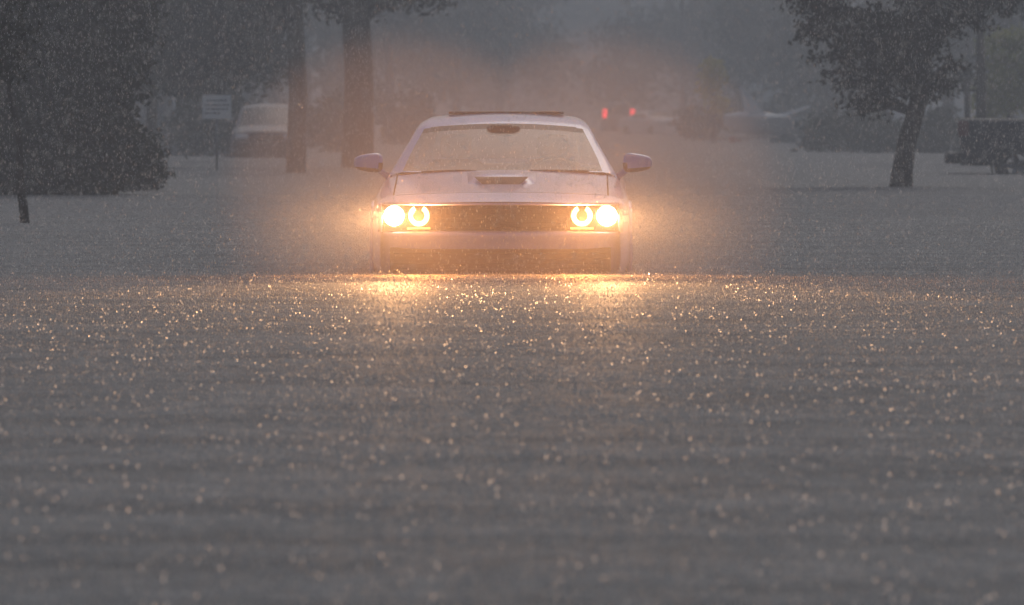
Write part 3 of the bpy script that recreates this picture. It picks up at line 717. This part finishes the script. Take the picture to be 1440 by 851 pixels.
# wood closing the view on every side
cl_ = []
for i in range(150):
    a = random.uniform(-80, 80); rr = random.uniform(530, 580)
    x = rr * math.sin(R(a)); y = rr * math.cos(R(a))
    cl_.append((x, y, random.uniform(3, 9), random.uniform(6, 11), random.uniform(3, 6), random.uniform(4, 6.5), 1500))
for i in range(60):
    a = random.uniform(-7, 7); rr = random.uniform(530, 575)
    cl_.append((rr * math.sin(R(a)), rr * math.cos(R(a)), random.uniform(1, 12), random.uniform(4, 7), 5, random.uniform(3, 5), 1500))
tag(leaves_mesh('woods', cl_, M['leaf_far'], None, .40, .8), kind='stuff', label='far wood fading into the rain at the end of the street', cat='woods')

# ------------------------------------------------------------------ ground, water
def sheet(name, z, half, m, n=1):
    me = bpy.data.meshes.new(name); me.from_pydata([(-half, -half, z), (half, -half, z), (half, half, z), (-half, half, z)], [], [(0, 1, 2, 3)]); me.update()
    o = link(name, me, m, None, False); o.location = (0, 100, 0); return tag(o, kind='structure')
sheet('road', -DEPTH - .004, 600, M['ground'])
sheet('water', 0., 600, M['water'])

# ------------------------------------------------------------------ rain: splashes and drops
def multi(name, tv, tf, pos, scl, m, label, cat='rain', rot=False):
    n = len(pos); tv = np.array(tv, dtype=float); tf = np.array(tf, dtype=np.int32); nv = len(tv)
    if rot:
        q, _ = np.linalg.qr(rng.normal(size=(n, 3, 3))); V_ = (np.einsum('nij,vj->nvi', q, tv) * scl[:, None, :] + pos[:, None, :]).reshape(-1, 3)
    else: V_ = (tv[None] * scl[:, None, :] + pos[:, None, :]).reshape(-1, 3)
    F_ = (tf[None] + (np.arange(n, dtype=np.int32) * nv)[:, None, None]).reshape(-1, 3)
    me = bpy.data.meshes.new(name); me.vertices.add(len(V_)); me.vertices.foreach_set('co', V_.ravel())
    me.loops.add(F_.size); me.loops.foreach_set('vertex_index', F_.ravel())
    me.polygons.add(len(F_)); me.polygons.foreach_set('loop_start', np.arange(len(F_), dtype=np.int32) * 3)
    me.update(calc_edges=True)
    return tag(link(name, me, m, None, not rot), label, cat, None, 'stuff')
OCT = ([(0, 0, 1), (0, 0, -1), (1, 0, 0), (0, 1, 0), (-1, 0, 0), (0, -1, 0)], [(0, 2, 3), (0, 3, 4), (0, 4, 5), (0, 5, 2), (1, 3, 2), (1, 4, 3), (1, 5, 4), (1, 2, 5)])
SPK = ([(1, 0, 0), (-.5, .87, 0), (-.5, -.87, 0), (0, 0, 1)], [(0, 1, 3), (1, 2, 3), (2, 0, 3)])
def wedge(n, y0, y1, k=.115, pad=1.5, pw=1., patchy=.75):
    m_ = n; n = int(n * 1.9) if patchy else n
    y = y0 + (y1 - y0) * rng.random(n) ** pw
    x = (rng.random(n) - .5) * 2 * (k * y * .75 + pad)
    if patchy:       # gusts beat the water in uneven bands
        f = sum(a * np.sin(y * fy + x * fx + p) for a, fy, fx, p in ((.5, 1.9, .35, 0), (.45, 4.3, -.8, 1.2), (.4, 9.7, 1.7, 2.1), (.35, 17.3, -3.1, .4), (.3, 3.1, 2.6, 3.3), (.3, 29., 7., 5.)))
        w_ = 1 / (1 + np.exp(-f * 2.2)); ok = rng.random(n) < (1 - patchy) + patchy * w_
        x, y = x[ok][:m_], y[ok][:m_]
        if len(x) < m_: q = rng.integers(0, len(x), m_ - len(x)); x = np.concatenate([x, x[q] + .01]); y = np.concatenate([y, y[q] + .01])
    return x, y
n = 320000
x, y = wedge(n, 13, 95, patchy=.8)
h = .005 + .022 * rng.random(n) ** 3; w_ = .002 + .0035 * rng.random(n)
h *= .8
w_ *= 1.0; q_ = rng.random(n) < .42
for nm, sel_, mt, lb in (('splashes', ~q_, M['drop'], 'matt splash spikes thrown up by rain on the flooded street'), ('splash_glints', q_, M['glint'], 'glinting splash tips catching the headlights on the flooded street')):
    multi(nm, *SPK, np.stack([x, y, np.zeros(n) - .001], 1)[sel_], np.stack([w_, w_, h], 1)[sel_], mt, lb, 'splash')
n = 130000
x, y = wedge(n, 13, 75, pw=.85, patchy=.9)
s = .0007 + .0009 * rng.random(n) + .0050 * rng.random(n) ** 16
z = .004 + .07 * rng.random(n) ** 3
multi('spray', *OCT, np.stack([x, y, z], 1), np.stack([s, s, s * 1.8], 1), M['glint'], 'fine droplets bouncing just above the water', 'spray', True)
n = 140000
x, y = wedge(n, 14, 100, pw=.8, patchy=0)
z = .02 + 3.2 * rng.random(n)
s = .0008 + .0009 * rng.random(n)
multi('rain', *OCT, np.stack([x, y, z], 1), np.stack([s, s, s * 6.5], 1), M['drop'], 'falling rain drops between the camera and the trees', 'rain')

# ------------------------------------------------------------------ haze
hz = MB().box(-640, 640, -540, 740, -1.3, 21.0).build('haze', bpy.data.materials.new('rain_haze'))
hz['kind'] = 'stuff'; hz['label'] = 'pale rain haze filling the whole street'; hz['category'] = 'haze'
hm = hz.data.materials[0]; hm.use_nodes = True; hm.node_tree.nodes.clear()
o = hm.node_tree.nodes.new('ShaderNodeOutputMaterial'); v = hm.node_tree.nodes.new('ShaderNodeVolumePrincipled')
v.inputs['Color'].default_value = (.88, .93, .99, 1); v.inputs['Density'].default_value = .0031; v.inputs['Anisotropy'].default_value = .0
hm.node_tree.links.new(v.outputs[0], o.inputs['Volume'])

vs = []; fs = []; NX, NY = 26, 20
def hgt(x, y): return 2.05 * max(0, 1 - (x / 3.3) ** 4) ** .5 * max(0, 1 - ((y - 48.9) / 4.) ** 4) ** .5 + .03
for lay in (0, 1):
    for i in range(NY):
        for j in range(NX):
            x = -3.3 + 6.6 * j / (NX - 1); y = 44.9 + 8. * i / (NY - 1); vs.append((x - .05, y, hgt(x, y) if lay == 0 else .008))
nn = NX * NY
for i in range(NY - 1):
    for j in range(NX - 1): a = i * NX + j; fs.append((a, a + 1, a + NX + 1, a + NX)); fs.append((nn + a, nn + a + NX, nn + a + NX + 1, nn + a + 1))
for i in range(NY - 1):
    a = i * NX; fs.append((a, a + NX, a + NX + nn, a + nn)); a = i * NX + NX - 1; fs.append((a + NX, a, a + nn, a + NX + nn))
for j in range(NX - 1):
    fs.append((j + 1, j, j + nn, j + 1 + nn)); a = (NY - 1) * NX + j; fs.append((a, a + 1, a + 1 + nn, a + nn))
m = bpy.data.materials.new('spray_and_glow_mist'); m.use_nodes = True; nt = m.node_tree; nt.nodes.clear(); N = nt.nodes.new; L = nt.links.new
m.cycles.volume_sampling = 'MULTIPLE_IMPORTANCE'; m.cycles.volume_step_rate = .6
o = N('ShaderNodeOutputMaterial'); v = N('ShaderNodeVolumePrincipled')
v.inputs['Color'].default_value = (.95, .91, .90, 1); v.inputs['Anisotropy'].default_value = .1
tc = N('ShaderNodeTexCoord'); nz = N('ShaderNodeTexNoise'); nz.inputs['Scale'].default_value = 2.2; nz.inputs['Detail'].default_value = 2
L(tc.outputs['Object'], nz.inputs['Vector'])
def lobe(c, r, dens, edge, wob):   # a puff whose density falls off towards its rim
    sub = N('ShaderNodeVectorMath'); sub.operation = 'SUBTRACT'; sub.inputs[1].default_value = c; L(tc.outputs['Object'], sub.inputs[0])
    dv_ = N('ShaderNodeVectorMath'); dv_.operation = 'DIVIDE'; dv_.inputs[1].default_value = r; L(sub.outputs[0], dv_.inputs[0])
    ln = N('ShaderNodeVectorMath'); ln.operation = 'LENGTH'; L(dv_.outputs[0], ln.inputs[0])
    ad = N('ShaderNodeMath'); ad.operation = 'MULTIPLY_ADD'; ad.inputs[1].default_value = wob; L(nz.outputs['Fac'], ad.inputs[0]); L(ln.outputs['Value'], ad.inputs[2])
    mr = N('ShaderNodeMapRange'); mr.interpolation_type = 'SMOOTHSTEP'
    mr.inputs['From Min'].default_value = 1 + wob * .5; mr.inputs['From Max'].default_value = edge + wob * .5; mr.inputs['To Min'].default_value = 0; mr.inputs['To Max'].default_value = dens
    L(ad.outputs[0], mr.inputs['Value']); return mr
def mth(op, a, b):
    q = N('ShaderNodeMath'); q.operation = op; L(a.outputs[0], q.inputs[0]); L(b.outputs[0], q.inputs[1]); return q
l1 = lobe((-.80, 49.3, .50), (1.45, 2.9, 1.40), .054, .78, .10); l2 = lobe((.68, 49.3, .50), (1.45, 2.9, 1.40), .054, .78, .10)  # two added mist domes, shaped to form the glow arcs above the car
l3 = lobe((-.09, 49.1, .0), (1.9, 1.4, .36), .06, .2, .35)
L(mth('ADD', mth('MAXIMUM', l1, l2), l3).outputs[0], v.inputs['Density'])
L(v.outputs[0], o.inputs['Volume'])
tag(MB().add(vs, fs).build('spray_and_glow_mist', m, None, True), 'mist of rain spray with two added domes shaped for the headlight glow above the lavender car', 'spray', None, 'stuff')
# ------------------------------------------------------------------ light, sky
w = bpy.data.worlds.new('World'); scene.world = w; w.use_nodes = True; nt = w.node_tree
sky = nt.nodes.new('ShaderNodeTexSky'); sky.sky_type = 'NISHITA'; sky.sun_disc = False
EL, ROT = R(48), R(20)
sky.sun_elevation = EL; sky.sun_rotation = ROT; sky.dust_density = 4; sky.air_density = 1.2; sky.ozone_density = 1
hs = nt.nodes.new('ShaderNodeHueSaturation'); hs.inputs['Saturation'].default_value = .85
nt.links.new(sky.outputs[0], hs.inputs['Color']); nt.links.new(hs.outputs[0], nt.nodes['Background'].inputs['Color'])
nt.nodes['Background'].inputs['Strength'].default_value = .054
sl_ = bpy.data.lights.new('sun', 'SUN'); sl_.energy = .4; sl_.angle = R(40); sl_.color = (1, .96, .92)
so = bpy.data.objects.new('sun', sl_); COL.objects.link(so)
dv = Vector((math.sin(ROT) * math.cos(EL), math.cos(ROT) * math.cos(EL), math.sin(EL)))
so.rotation_euler = dv.to_track_quat('Z', 'Y').to_euler()

# ------------------------------------------------------------------ camera
c = bpy.data.cameras.new('camera'); co = bpy.data.objects.new('camera', c); COL.objects.link(co); scene.camera = co
c.sensor_width = 36; c.lens = F / 1440 * 36
pitch = math.atan((425.5 - HOR) / F)
co.location = (0, 0, CAM_Z); co.rotation_euler = (math.pi / 2 - pitch, 0, 0)
c.clip_end = 3000; c.clip_start = .1
c.dof.use_dof = True; c.dof.focus_distance = CARY + .2; c.dof.aperture_fstop = 6.6; c.dof.aperture_blades = 0

scene.view_settings.view_transform = 'Standard'; scene.view_settings.look = 'None'
scene.view_settings.exposure = 0; scene.view_settings.gamma = 1; scene.view_settings.use_curve_mapping = False
cy = scene.cycles
cy.max_bounces = 6; cy.diffuse_bounces = 2; cy.glossy_bounces = 2; cy.transmission_bounces = 3; cy.volume_bounces = 1; cy.transparent_max_bounces = 12
cy.sample_clamp_indirect = 4; cy.sample_clamp_direct = 0
cy.use_denoising = True; cy.caustics_reflective = False; cy.caustics_refractive = False
